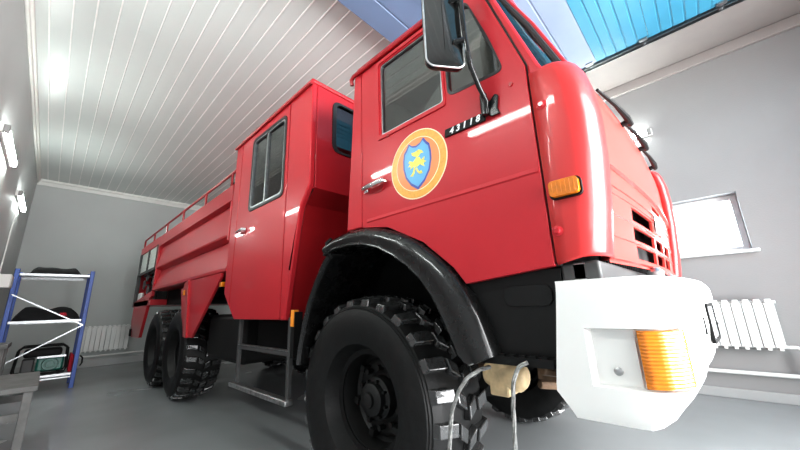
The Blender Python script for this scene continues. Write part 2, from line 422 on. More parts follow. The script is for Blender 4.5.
w0 = tyre_mesh().build('wheel', M['tyre'], None, smooth=35)
lg = lug_mesh().build('tread', M['lug'], w0, smooth=0, bevel=.006, seg=2)
rm = rim_mesh().build('rim', M['rim'], w0, smooth=35); hb = hub_mesh().build('hub', M['rim'], w0, smooth=35)
first = True
for X in (-.06, -4.05, -5.40):
    for s in (-1, 1):
        w = w0 if first else copy_tree(w0); first = False
        w.parent = T; w.location = Vector((X, s*1.225, .605))-T.location; w.scale = (.95, 1.12, .95)
        w.rotation_euler = (0, .06*X+.3, 0) if s < 0 else (0, .5, PI)

# --- cab shell
CY = 1.25
side_out = [(-.10, 2.71), (-.10, 1.61), (.02, 1.61), (.27, 1.57), (.52, 1.445), (.69, 1.30), (.75, 1.222), (1.132, 1.262), (1.132, 2.12), (1.00, 2.56), (.95, 2.71)]
door_win = rpoly([(.235, 2.155), (.70, 2.155), (.70, 2.655), (.235, 2.655)], .02)
qtr_win = rpoly([(.735, 2.17), (1.035, 2.15), (.985, 2.34), (.885, 2.655), (.735, 2.655)], .045)
for s in (-1, 1):
    sm = sidemap(CY, s)
    # rear pillar and door
    MB().plate([(-.02, 2.71), (-.10, 1.61), (.02, 1.61), (.05, 1.606), (.05, 2.71)], sm, .04).build('cab_rear_pillar', M['red'], T, bevel=.008)
    dr = MB().plate([(.056, 2.70), (.056, 1.606), (.27, 1.57), (.52, 1.445), (.69, 1.30), (.75, 1.222), (1.127, 1.262), (1.127, 2.12), (.994, 2.56), (.946, 2.70)], sm, .04, [door_win, qtr_win]).build('cab_door', M['red'], T, bevel=.006)
    # pressed crease line
    cr = MB(); cr.prism([(0, 0), (.006, .008), (.0, .03)], lambda u, v, w: (w, s*(CY-.001+u), 1.625+v), .10, 1.12); cr.build('pressed_crease', M['red'], dr)
    # raised window surround
    sur = MB(); ring(sur, rpoly([(.205, 2.125), (.718, 2.125), (.718, 2.685), (.205, 2.685)], .02), offset(door_win, .012), sidemap(CY+.008, s), .02)
    sur.build('window_surround', M['red'], dr, bevel=.005)
    g = MB(); ring(g, offset(door_win, .012), offset(door_win, -.012), sidemap(CY-.006, s), .012)
    g.build('window_gasket', M['steel'], dr)
    g = MB(); ring(g, offset(qtr_win, .005), offset(qtr_win, -.012), sidemap(CY+.003, s), .02)
    g.build('window_gasket', M['gasket'], dr)
    MB().plate(door_win, sidemap(CY-.018, s), .005).build('door_glass', M['glass'], dr)
    MB().plate(qtr_win, sidemap(CY-.012, s), .005).build('quarter_glass', M['glass'], dr)
    # chrome handle on a pad
    h = MB().tube([(.095, s*(CY+.004), 1.835), (.10, s*(CY+.032), 1.835), (.12, s*(CY+.036), 1.836), (.25, s*(CY+.036), 1.842), (.27, s*(CY+.030), 1.843), (.275, s*(CY+.004), 1.843)], [.012, .014, .016, .015, .013, .012], 10)
    h.box(.085, .125, min(s*CY, s*(CY+.012)), max(s*CY, s*(CY+.012)), 1.815, 1.86)
    h.build('door_handle', M['chrome'], dr)
    MB().prism(rrect(.14, .25, 1.795, 1.885, .03), sidemap(CY, s), -.004, .01).build('handle_recess', M['dred'], dr)
    for (bx, bz) in ((1.06, 2.06), (.30, 2.125)):
        MB().cyl((bx, s*CY, bz), (bx, s*(CY+.008), bz), .009, 10).build('door_screw', M['dred'], dr)
    # A pillar + black gap seam
    MB().plate([(1.120, 1.262), (1.142, 1.262), (1.142, 2.12), (1.005, 2.57), (.955, 2.71), (.940, 2.71), (.990, 2.56), (1.120, 2.12)], sidemap(CY-.018, s), .03).build('door_seam', M['gasket'], T)
    MB().plate([(1.134, 2.05), (1.20, 2.06), (1.180, 2.10), (1.035, 2.55), (.985, 2.71), (.952, 2.71), (1.002, 2.57), (1.134, 2.125)], sidemap(CY-.003, s), .04).build('windscreen_pillar', M['red'], T, bevel=.01)
    # drip rail under the roof
    MB().tube([(-.05, s*(CY-.0), 2.665), (-.048, s*(CY+.008), 2.70), (-.02, s*(CY+.012), 2.713), (.96, s*(CY+.012), 2.713)], .014, 8).build('drip_rail', M['dred'], T)
# roof
rp = [(-1.255, 2.715), (-1.25, 2.76), (-1.215, 2.80), (-1.12, 2.835), (-.9, 2.86), (0, 2.88), (.9, 2.86), (1.12, 2.835), (1.215, 2.80), (1.25, 2.76), (1.255, 2.715)]
rf = MB(); secs = []
for X, k, dz in ((-.045, .93, -.03), (-.03, .98, -.008), (.01, 1, 0), (.4, 1, 0), (.85, 1, -.005), (.95, .985, -.02), (1.02, .96, -.06)):
    secs.append([(X, yy*k, 2.715+(zz-2.715)*k+dz*(zz-2.715)/.16) for yy, zz in rp])
rf.grid(secs)
rf.add(secs[0], [tuple(range(len(rp)))]); rf.add(secs[-1], [tuple(range(len(rp)))])
rf.box(.0, .94, -1.20, 1.20, 2.70, 2.712)
rf.build('cab_roof', M['red'], T, smooth=50)
MB().hexa([(-.115, -1.24, 1.62), (-.085, -1.24, 1.62), (-.085, 1.24, 1.62), (-.115, 1.24, 1.62), (-.035, -1.24, 2.71), (-.005, -1.24, 2.71), (-.005, 1.24, 2.71), (-.035, 1.24, 2.71)]).build('cab_rear_wall', M['red'], T, bevel=.008)
MB().hexa([(-.08, -1.2, 1.63), (-.07, -1.2, 1.63), (-.07, 1.2, 1.63), (-.08, 1.2, 1.63), (.0, -1.2, 2.69), (.01, -1.2, 2.69), (.01, 1.2, 2.69), (.0, 1.2, 2.69)]).box(.02, .92, -1.19, 1.19, 2.675, 2.69).build('cab_lining', M['interior'], T)
for yy in (-.72, .72):
    st = MB().box(.05, .50, yy-.25, yy+.25, 1.62, 1.80).hexa([(.02, yy-.25, 1.75), (.16, yy-.25, 1.78), (.16, yy+.25, 1.78), (.02, yy+.25, 1.75), (-.03, yy-.23, 2.30), (.09, yy-.23, 2.34), (.09, yy+.23, 2.34), (-.03, yy+.23, 2.30)])
    st.build('cab_seat', M['seat'], T, bevel=.05, seg=3)
dsh = MB().prism([(.90, 1.35), (1.22, 1.35), (1.22, 2.08), (1.02, 2.08), (.90, 1.95)], lambda u, v, w: (u, w, v), -1.18, 1.18); dsh.build('dashboard', M['dgrey'], T, bevel=.03)
sw = MB(); cs = Vector((.72, .72, 2.05)); a1 = Vector((0, 1, 0)); a2 = Vector((-.45, 0, .89)).normalized()
sw.tube([cs+a1*.23*math.cos(2*PI*k/28)+a2*.23*math.sin(2*PI*k/28) for k in range(28)], .016, 8, closed=True); sw.tube([cs, (.98, .72, 1.85)], .02, 8); sw.tube([cs-a1*.23, cs+a1*.23], .013, 6)
sw.build('steering_wheel', M['black'], T)
# windscreen (two sloping panes in black rubber with a red header)
def scrn(y, t, o=0):   # t 0 base .. 1 top
    xb = frontx(y)-.05-.055*max(0, (abs(y)-.95)/.2)**2; xt = .985-.01*max(0, (abs(y)-.95)/.2)**2
    return (xb+(xt-xb)*t+o, y, 2.11+.60*t)
ys = [-1.13+2.26*i/16 for i in range(17)]
MB().grid([[scrn(y, t) for y in ys] for t in (.02, .35, .7, .97)]).build('windscreen', M['glass'], T)
gk = MB()
loop = [scrn(y, .02, .004) for y in ys]+[scrn(y, .97, .004) for y in ys[::-1]]
gk.tube(loop, .016, 6, closed=True); gk.tube([scrn(0, .02, .003), scrn(0, .97, .003)], .016, 6)
gk.build('windscreen_gasket', M['gasket'], T)
for s in (-1, 1):
    A = [(1.172, s*1.238, 2.09), (1.095, s*1.238, 2.33), (.975, s*1.238, 2.70)]
    B = [(1.240, s*1.165, 2.10), (1.140, s*1.165, 2.37), (.995, s*1.160, 2.70)]
    MB().grid([A, [((a[0]+b[0])/2+.004, a[1]*.45+b[1]*.55, (a[2]+b[2])/2) for a, b in zip(A, B)], B]).build('corner_glass', M['glass'], T)
    MB().tube([(x, y, z) for x, y, z in B], .014, 8).build('corner_gasket', M['gasket'], T)
    MB().tube([(x+.014, y*.985, z+.008) for x, y, z in B], .013, 8).build('windscreen_post', M['dred'], T)
# front panel: grille with slots
def fz(z): return -.035*max(0, (1.75-z)/.5)**1.2
def fp(y, z, w=0): return (frontx(y)+fz(z)-w-.02*max(0, (z-2.0)/.13), y, z)
slots = []
for z0, z1, cols in ((1.50, 1.565, ((-.62, -.14),)), (1.405, 1.468, ((-.62, -.14), (-.08, .20), (.26, .54))), (1.315, 1.378, ((-.60, -.14), (-.08, .20), (.26, .54))), (1.645, 1.675, ((-.06, .24),))):
    for c in cols: slots.append((c[0], c[1], z0, z1))
yb = sorted(set([-1.02, 1.02]+[round(-1.02+2.04*i/20, 3) for i in range(21)]+[s[i] for s in slots for i in (0, 1)]))
zb = sorted(set([1.275, 1.285, 1.70, 1.75, 1.85, 1.95, 2.0, 2.06, 2.11, 2.135]+[s[i] for s in slots for i in (2, 3)]))
def inslot(i, j):
    y, z = (yb[j]+yb[j+1])/2, (zb[i]+zb[i+1])/2
    return any(a < y < b and c < z < d for a, b, c, d in slots)
gr = MB(); gr.grid([[fp(y, z) for y in yb] for z in zb], skip=inslot)
# slot walls
for a, b, c, d in slots:
    n = 6
    lp = [(a+(b-a)*i/n, c) for i in range(n+1)]+[(b-(b-a)*i/n, d) for i in range(n+1)]
    gr.grid([[fp(y, z) for y, z in lp], [fp(y, z, .012) for y, z in lp]], closed_u=True)
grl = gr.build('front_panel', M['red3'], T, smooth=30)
rad = MB(); rad.grid([[fp(y, z, .16) for y in (-1, -.5, 0, .5, 1)] for z in (1.28, 1.70)]); 
for k in range(26):
    yy = -.66+1.26*k/25; rad.tube([fp(yy, 1.29, .14), fp(yy, 1.69, .14)], .008, 5)
rad.build('radiator_core', M['under'], T)
for z0, hgt, dep in ((1.70, .018, .016), (1.615, .012, .006), (1.58, .01, .005), (1.485, .01, .005), (1.39, .01, .005), (1.295, .02, .014)):
    rb = MB(); yy = [-1.01+2.02*i/24 for i in range(25)]
    rb.grid([[fp(y, z0-hgt/2) for y in yy], [fp(y, z0-hgt/4, -dep) for y in yy], [fp(y, z0+hgt/4, -dep) for y in yy], [fp(y, z0+hgt/2) for y in yy]], skip=lambda i, j: inslot_rib(yy[j], yy[j+1], z0))  if False else rb.grid([[fp(y, z0-hgt/2) for y in yy], [fp(y, z0-hgt/4, -dep) for y in yy], [fp(y, z0+hgt/4, -dep) for y in yy], [fp(y, z0+hgt/2) for y in yy]])
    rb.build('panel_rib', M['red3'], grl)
npl = MB(); npl.grid([[fp(y, z, -.012) for y in (-.10, 0, .1, .2, .29)] for z in (1.505, 1.615)]); npl.grid([[fp(y, z, -.002) for y in (-.10, 0, .1, .2, .29)] for z in (1.505, 1.615)])
npl.build('name_plate', M['platewhite'], grl)
# front corner panels
def corner(s):
    m = MB(); k = .06 if s > 0 else 0
    plan = [(1.136, 1.25), (1.19, 1.25), (1.235, 1.2495), (1.262, 1.245), (1.285, 1.232), (1.305, 1.21), (1.318, 1.18), (1.325, 1.14), (1.325, 1.09), (1.318, 1.045), (1.305, 1.02), (1.27, 1.01)]
    rows = []
    for z, dx, ins in ((1.262, -.045, .010), (1.275, -.038, .0), (1.45, -.012, 0), (1.65, .008, 0), (1.82, .015, 0), (1.95, .010, 0), (2.03, -.006, 0), (2.065, -.02, .002), (2.078, -.034, .008), (2.084, -.05, .03), (2.085, -.10, .08)):
        row = []
        for x, y in plan:
            f = min(1, max(0, (x-1.136)/.14)); g = (z-1.262)/.82
            zz = z+(.022*(1-g)-.004*g)*f if s < 0 else z+.02*f+.12*g
            row.append((x+dx*f+(.075*min(1, max(0, (x-1.136)/.06)) if s > 0 else 0), s*(y-ins*(1-.5*f)), zz))
        rows.append(row)
    m.grid(rows)
    return m
for s in (-1, 1):
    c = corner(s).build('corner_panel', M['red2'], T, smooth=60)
    sl = c.modifiers.new('thick', 'SOLIDIFY'); sl.thickness = .012; sl.offset = -1
    for bx, bz in ((1.168, 1.905), (1.155, 1.385)):
        MB().lathe([(.020, 0), (.020, s*.003), (.012, s*.006), (.009, s*.012), (0, s*.012)], 16, 'y', (bx, s*1.249, bz)).build('corner_bolt', M['red'], c)
    lamp = MB().prism(rrect(1.150, 1.262, 1.500, 1.572, .018), sidemap(1.25, s), -.012, .004).build('marker_lamp_base', M['black'], c)
    ll = MB(); ll.prism(rrect(1.156, 1.256, 1.506, 1.566, .014), sidemap(1.25, s), -.034, -.012)
    for k in range(6): ll.box(1.165+.015*k, 1.170+.015*k, min(s*1.284, s*1.286), max(s*1.284, s*1.286), 1.512, 1.560)
    ll.build('marker_lamp', M['amber'], lamp, bevel=.006)
MB().box(1.13, 1.26, -1.20, 1.20, 1.20, 1.272).build('front_apron', M['apron'], T, bevel=.01)
for s in (-1, 1):
    MB().box(1.17, 1.215, s*1.18-.02, s*1.18+.02, 1.12, 1.27).build('apron_strut', M['alu'], T, bevel=.005)
    MB().cyl((1.33, s*.35, 1.17), (1.33, s*.35, 1.275), .022, 12).lathe([(.0, 0), (.034, .004), (.036, .03), (.02, .05), (0, .052)], 14, 'z', (1.33, s*.35, 1.235)).build('bumper_stay', M['alu'], T)
# wipers
for y0 in (-.80, -.33, .14):
    wp = MB(); y1 = y0+.42
    e = lambda y, o, z: (frontx(y)+o, y, z)
    wp.tube([e(y1, -.03, 2.10), e(y1, .02, 2.115)], .016, 8)
    wp.tube([e(y1+.05, .02, 2.115), e(y1-.05, .022, 2.12), e(y1-.22, .012, 2.128), e(y0, -.01, 2.135)], [.016, .017, .011, .007], 8)
    wp.tube([e(y0-.22, -.05, 2.15), e(y0, -.045, 2.155), e(y0+.22, -.045, 2.15)], .007, 6)
    wp.build('wiper', M['black'], T)

# door emblem
EC = (.512, 1.872); ER = .195
def disc(r, Y, t, mat, name, par, n=56, s=-1):
    return MB().prism([(EC[0]+r*math.cos(2*PI*k/n), EC[1]+r*math.sin(2*PI*k/n)) for k in range(n)], sidemap(Y, s), -t, 0).build(name, mat, par)
for s in (-1, 1):
    f = (lambda u: u) if s < 0 else (lambda u: -u)
    em = disc(ER, CY+.0015, .0015, M['cream'], 'door_emblem', T, s=s)
    disc(ER-.006, CY+.003, .001, M['gold'], 'emblem_ring', em, s=s)
    disc(ER-.044, CY+.004, .001, M['cream'], 'emblem_ring', em, s=s)
    disc(ER-.048, CY+.005, .001, M['orange'], 'emblem_field', em, s=s)
    sh = [(-.088, .105), (-.072, .078), (-.045, .098), (0, .118), (.045, .098), (.072, .078), (.088, .105)]
    shield = [(-.075, .088), (-.055, .098), (-.035, .132), (-.02, .108), (0, .10), (.03, .092), (.06, .108), (.075, .108), (.08, .06), (.082, 0), (.07, -.055), (.04, -.11), (0, -.14), (-.045, -.11), (-.085, -.06), (-.098, 0), (-.092, .05)]
    shield = [(-.085, .085), (-.066, .088), (-.048, .104), (-.040, .135), (.0, .132), (.012, .105), (.035, .088), (.062, .088), (.080, .10), (.092, .055), (.094, 0), (.078, -.06), (.045, -.11), (.0, -.142), (-.05, -.11), (-.088, -.055), (-.10, 0), (-.096, .05)]
    shield = [(-.086, .082), (-.070, .098), (-.050, .128), (-.028, .108), (0, .100), (.028, .108), (.050, .128), (.070, .098), (.086, .082), (.094, .04), (.094, -.005), (.080, -.06), (.046, -.108), (0, -.142), (-.046, -.108), (-.080, -.06), (-.094, -.005), (-.094, .04)]
    pl = lambda pts, k: [(EC[0]+f(u)*k, EC[1]+v*k) for u, v in pts]
    MB().prism(pl(shield, 1.04), sidemap(CY+.006, s), -.001, 0).build('emblem_shield_edge', M['navy'], em)
    MB().prism(pl(shield, .93), sidemap(CY+.007, s), -.001, 0).build('emblem_shield', M['eblue'], em)
    beast = [[(-.02, .02), (.0, .035), (.022, .03), (.03, .01), (.022, -.012), (.0, -.02), (-.022, -.012)],
             [(-.02, .015), (-.05, .03), (-.06, .018), (-.045, .012), (-.062, -.004), (-.04, -.004), (-.05, -.022), (-.022, -.012)],
             [(.0, .035), (-.03, .055), (-.035, .072), (-.012, .068), (.018, .075), (.04, .062), (.05, .045), (.03, .05), (.018, .038)],
             [(.03, .01), (.055, .022), (.05, .002), (.066, -.008), (.045, -.014), (.054, -.034), (.028, -.018), (.022, -.01)],
             [(.0, -.02), (.012, -.05), (.03, -.048), (.036, -.066), (.014, -.064), (.0, -.048), (-.006, -.034)],
             [(-.02, -.014), (-.03, -.045), (-.05, -.06), (-.03, -.066), (-.018, -.048), (-.008, -.02)]]
    bm_ = MB()
    for q in beast: bm_.prism(pl(q, 1), sidemap(CY+.008, s), -.001, 0)
    bm_.build('emblem_figure', M['yellow'], em)
# model number plate with white digits
for s in (-1, 1):
    np_ = MB()
    np_.prism([(.70, 1.947), (.925, 1.942), (.93, 1.982), (.706, 1.987)] if True else [], sidemap(CY, s), -.010, 0)
    npo = np_.build('model_plate', M['black'], T, bevel=.003)
    cu = bpy.data.curves.new('digits', 'FONT'); cu.body = '43118'; cu.size = .044; cu.shear = .25; cu.extrude = .0012; cu.space_character = 1.65; cu.align_x = 'CENTER'; cu.align_y = 'CENTER'; cu.offset = .0012
    tmp = bpy.data.objects.new('digits_tmp', cu); col.objects.link(tmp)
    dg = bpy.context.evaluated_depsgraph_get(); me = bpy.data.meshes.new_from_object(tmp.evaluated_get(dg))
    bpy.data.objects.remove(tmp); bpy.data.curves.remove(cu)
    ang = -.05
    Mx = Matrix.Translation(Vector((.817, s*(CY+.0115), 1.964))-T.location) @ (Matrix.Rotation(ang*(-s), 4, 'Y').inverted() if False else Matrix.Identity(4)) @ (Matrix.Rotation(PI, 4, 'Z') if s > 0 else Matrix.Identity(4)) @ Matrix.Rotation(PI/2, 4, 'X')
    me.transform(Mx); me.materials.append(M['lettering'])
    o = bpy.data.objects.new('model_number', me); col.objects.link(o); o.parent = npo
    o.location = Vector((0,0,0))

# side mirror: big rounded rectangle on a tube arm
for s in (-1, 1):
    mir = MB()
    c = Vector((.862, s*1.455, 2.385)); ux = Vector((.085, -s*-.115, 0)).normalized() if False else Vector((.60, -s*.80, 0)).normalized()
    uz = Vector((0, 0, 1)); un = ux.cross(uz); 
    if un.x < 0: un = -un
    mp = lambda u, v, w: tuple(c+ux*u+uz*v+un*w)
    out = rrect(-.090, .090, -.25, .25, .04)
    mir.grid([[mp(u*k, v*(1-(1-k)*.36), w) for u, v in out] for k, w in ((.90, -.016), (.97, -.014), (1, -.006), (1, .008), (.97, .014))], closed_u=True)
    mir.add([mp(u*.90, v*.964, -.016) for u, v in out], [tuple(range(len(out)))])
    mo = mir.build('side_mirror', M['blackpaint'], T, smooth=50)
    bk = MB(); bk.grid([[mp(u*k, v*(1-(1-k)*.36), w) for u, v in out] for k, w in ((.965, .012), (.92, .0125), (.7, .014), (.3, .016), (.01, .0165))], closed_u=True)
    bk.build('mirror_face', M['mirror'], mo, smooth=60)
    MB().tube([mp(u*.975, v*.99, .014) for u, v in out], .0045, 6, closed=True).build('mirror_rim', M['alu'], mo)
    arm = MB()
    arm.tube([(.945, s*1.275, 1.99), (.955, s*1.285, 2.01), (.95, s*1.33, 2.06), (.945, s*1.38, 2.14), (.945, s*1.405, 2.27), (.945, s*1.41, 2.42), (.94, s*1.40, 2.62), (.93, s*1.36, 2.72), (.90, s*1.26, 2.74)], .011, 10)
    arm.tube([(.945, s*1.405, 2.27), (.90, s*1.43, 2.27)], .012, 8); arm.tube([(.945, s*1.41, 2.5), (.90, s*1.43, 2.5)], .012, 8)
    arm.build('mirror_arm', M['blackpaint'], mo)
    br = MB().prism([(.935, 1.965), (.96, 1.945), (1.0, 1.945), (.99, 1.975), (1.0, 2.035), (.985, 2.048), (.955, 2.02), (.935, 2.045)], sidemap(CY, s), -.014, 0)
    br.cyl((.935, s*1.272, 1.955), (.935, s*1.272, 2.065), .017, 10).box(.915, .955, min(s*1.25, s*1.275), max(s*1.25, s*1.275), 1.96, 2.03)
    br.build('mirror_bracket', M['blackpaint'], mo, bevel=.004)

# fenders, side step panel
fo = [(-.30, 1.555), (-.18, 1.59), (-.03, 1.605), (.13, 1.595), (.27, 1.56), (.40, 1.51), (.52, 1.435), (.62, 1.355), (.70, 1.27), (.76, 1.18), (.81, 1.085), (.84, 1.0), (.855, .955), (.86, .935)]
fl = [(-.30, 1.475), (-.18, 1.50), (-.03, 1.50), (.10, 1.485), (.23, 1.445), (.34, 1.39), (.44, 1.325), (.52, 1.255), (.58, 1.18), (.625, 1.10), (.665, 1.015), (.70, .94), (.73, .905), (.76, .895)]
ro = [(-.24, 1.545), (-.34, 1.47), (-.45, 1.33), (-.53, 1.19), (-.59, 1.03), (-.63, .88), (-.645, .77)]
rl_ = [(-.24, 1.48), (-.31, 1.42), (-.41, 1.29), (-.49, 1.16), (-.55, 1.01), (-.59, .87), (-.605, .77)]
def fender(oc, lc, s, name, yo, yl):
    m = MB(); rows = []
    for (a, b), (c, d) in zip(oc, lc):
        q = lambda t: (a+(c-a)*t, b+(d-b)*t)
        rows.append([(a, s*(yo-.45), b), (a, s*(yo-.02), b), (*q(.06)[:1], s*(yo+.01), q(.06)[1]), (q(.3)[0], s*(yo+.035), q(.3)[1]), (q(.55)[0], s*(yo+.04), q(.55)[1]), (q(.8)[0], s*yl, q(.8)[1]), (q(.93)[0], s*(yl+.008), q(.93)[1]), (c, s*yl, d), (c, s*(yl-.02), d), (q(.7)[0], s*(yo-.45), q(.7)[1])])
    m.grid(rows)
    m.add(rows[0], [tuple(range(10))]); m.add(rows[-1], [tuple(range(10))])
    return m.build(name, M['blackpaint'], T, smooth=50)
for s in (-1, 1):
    fender(fo, fl, s, 'front_fender', 1.262, 1.29)
    fender(ro, rl_, s, 'rear_fender_flap', 1.235, 1.25)
    MB().tube([(-.262, s*1.25, 1.46), (-.262, s*1.285, 1.50), (-.27, s*1.285, 1.56), (-.275, s*1.25, 1.59)], .012, 6).build('fender_clip', M['black'], T)
    # black side panel between fender and bumper with a shallow scoop
    m = MB(); m.plate([(.66, 1.27), (.86, .93), (1.10, .93), (1.13, 1.255)], sidemap(1.20, s), .03)
    m.plate(rrect(.90, 1.09, 1.12, 1.20, .03), sidemap(1.21, s), .012)
    m.build('step_side_panel', M['sidep'], T, bevel=.01)
    st = MB(); st.box(.77, 1.075, min(s*.90, s*1.25), max(s*.90, s*1.25), .905, .935)
    for i in range(7):
        for j in range(7): st.box(.785+.041*i, .807+.041*i, s*(1.235-.045*j)-.008, s*(1.235-.045*j)+.008, .935, .943)
    st.build('front_step', M['black'], T)

# bumper -----------------------------------------------------------------
bplan = [(1.085, 1.252), (1.20, 1.252), (1.30, 1.250), (1.345, 1.243), (1.385, 1.225), (1.415, 1.195), (1.435, 1.15), (1.447, 1.09), (1.46, 1.0), (1.475, .88), (1.492, .7), (1.505, .5), (1.515, .25), (1.518, 0)]
def arc(plan):
    L = [0]
    for a, b in zip(plan[:-1], plan[1:]): L.append(L[-1]+math.hypot(a[0]-b[0], a[1]-b[1]))
    return L
BL = arc(bplan)
def bpt(sv):
    for i in range(len(BL)-1):
        if sv <= BL[i+1] or i == len(BL)-2:
            t = (sv-BL[i])/(BL[i+1]-BL[i]); a, b = bplan[i], bplan[i+1]
            p = Vector((a[0]+(b[0]-a[0])*t, a[1]+(b[1]-a[1])*t)); d = Vector((b[0]-a[0], b[1]-a[1])).normalized()
            return p, Vector((-d.y, d.x)) if (-d.y) > 0 or d.x > 0 else Vector((d.y, -d.x))
s_lamp0 = BL[2]+.028; s_lamp1 = BL[6]+.02; s_head1 = BL[9]+.02
s_rec0 = .105
svals = sorted(set([0, .008, .02]+[round(i*.04, 4) for i in range(1, 38) if i*.04 < BL[-1]-.01]+[BL[-1]]+[s_rec0, s_rec0+.014, s_lamp0-.004, s_lamp0, s_lamp1, s_lamp1+.005, s_head1, s_head1+.006]))
zvals = [.765, .772, .785, .81, .84, .868, .872, .885, .92, .97, 1.02, 1.030, 1.042, 1.046, 1.08, 1.13, 1.165, 1.185, 1.198, 1.205]
def bdepth(sv, z):
    d = 0
    if s_rec0+.006 < sv < s_head1+.003 and .870 < z < 1.044:
        e = min(1, (sv-s_rec0)/.014) if sv < s_lamp0 else 1
        d = .030*e
        if sv >= s_lamp0: d = .045
    return d
def bsurf(sv, z, out=0):
    p, n = bpt(sv)
    if n.y < 0 and sv < BL[3]: n = -n
    k = min(1, max(0, (sv-BL[2]-.03)/.17))            # 0 on the side, 1 on the front
    kb = min(1, max(0, (sv-s_lamp1)/.45))
    ins = 0
    if z < .865: ins += .085*((.865-z)/.10)**1.2*k
    if z < 1.0: ins += .065*((1.0-z)/.235)*kb
    if z > 1.15: ins += ((z-1.15)/.055)**2*(.012+.012*k)
    if z < .785: ins += (.785-z)*.6
    d = bdepth(sv, z)
    rise = 0
    lx_ = 0
    if sv < .06: lx_ = .018-.028*min(1, max(0, (1.05-z)/.2))+max(0, .84-z)*.75
    x, y = p.x-n.x*(d-out)-ins*(1 if k > 0 else .4)*(1), p.y-n.y*(d-out)-(ins*.35)
    if sv < .06: x += (.06-sv)/.06*(lx_+.02*max(0, min(1, (z-1.05)/.15)))
    return x, y, z
for_s = {}
bm2 = MB()
for s in (-1, 1):
    rows = [[(lambda q: (q[0], s*q[1], q[2]))(bsurf(sv, z)) for sv in svals] for z in zvals]
    bm2.grid(rows)
    # return flanges along the rear edge, bottom and top so that it reads as a thick shell
    bm2.grid([[ (r[0][0], r[0][1], r[0][2]) for r in rows], [(r[0][0]+.005, r[0][1]-s*.05, r[0][2]) for r in rows]])
    bm2.grid([rows[-1], [(x-.05*min(1, max(0, (x-1.1)/.2)), y-s*.06 if abs(y) > 1.0 else y*.96, z+.002) for x, y, z in rows[-1]], [(min(x, 1.30)-.02, y*.8, z) for x, y, z in rows[-1]]])
    bm2.grid([rows[0], [(x-.06*min(1, max(0, (x-1.1)/.2)), y-s*.06 if abs(y) > 1.0 else y*.96, z) for x, y, z in rows[0]]])
bump_ = bm2.build('bumper', M['white'], T, smooth=32)
def patch(s0, s1, z0, z1, o0, o1, ns=10, nz=12, ribs=0, amp=.003):
    rows = []
    for j in range(nz+1):
        z = z0+(z1-z0)*j/nz; row = []
        for i in range(ns+1):
            sv = s0+(s1-s0)*i/ns; p, n = bpt(sv)
            if n.y < 0 and sv < BL[3]: n = -n
            e = .0 if 0 < i < ns and 0 < j < nz else -.012
            o = o1+e+(amp*math.cos(j/nz*ribs*2*PI) if ribs else 0)
            k = min(1, max(0, (sv-BL[2]-.03)/.17)); kb = min(1, max(0, (sv-s_lamp1)/.45)); ins = .065*((1.0-z)/.235)*kb if z < 1.0 else 0
            row.append((p.x+n.x*o-ins, p.y+n.y*o-ins*.35, z))
        rows.append(row)
    return rows
def flip(rows, s): return [[(x, s*y, z) for x, y, z in r] for r in rows]
for s in (-1, 1):
    MB().grid(flip(patch(s_lamp0+.004, s_lamp1, .874, 1.040, -.03, .002, 14, 72, 16, .0011), s)).build('turn_signal', M['amber'], bump_, smooth=60)
    MB().grid(flip(patch(s_lamp1+.006, s_head1, .874, 1.040, -.03, -.002, 12, 8), s)).build('headlight', M['clear'], bump_, smooth=60)
    p, n = bpt(.20)
    MB().lathe([(.013, 0), (.013, s*.004), (.008, s*.008), (0, s*.008)], 14, 'y', (1.262, s*1.221, .915)).build('bumper_bolt', M['alu'], bump_)
    # framed fog lamp on the front face
    yc = .58; xc = 1.502
    fm = MB(); ring(fm, rrect(-.13, .13, -.075, .075, .015), rrect(-.118, .118, -.063, .063, .012), lambda u, v, w: (1.4995+.007-w-.065*u, s*(yc+u), 1.03+v), .012)
    fo_ = fm.build('fog_lamp_frame', M['black'], bump_)
    MB().plate(rrect(-.118, .118, -.063, .063, .012), lambda u, v, w: (1.4995+.003-w-.065*u, s*(yc+u), 1.03+v), .01).build('fog_lamp', M['clear'], fo_)
    MB().box(1.45, 1.484, s*.82-.008, s*.82+.008, 1.0, 1.06).build('tow_slot', M['black'], bump_)
MB().box(1.35, 1.40, -.80, -.72, 1.195, 1.212).build('bumper_vent', M['black'], bump_)
MB().box(1.10, 1.36, -1.16, 1.16, .85, 1.16).build('bumper_beam', M['under'], T)

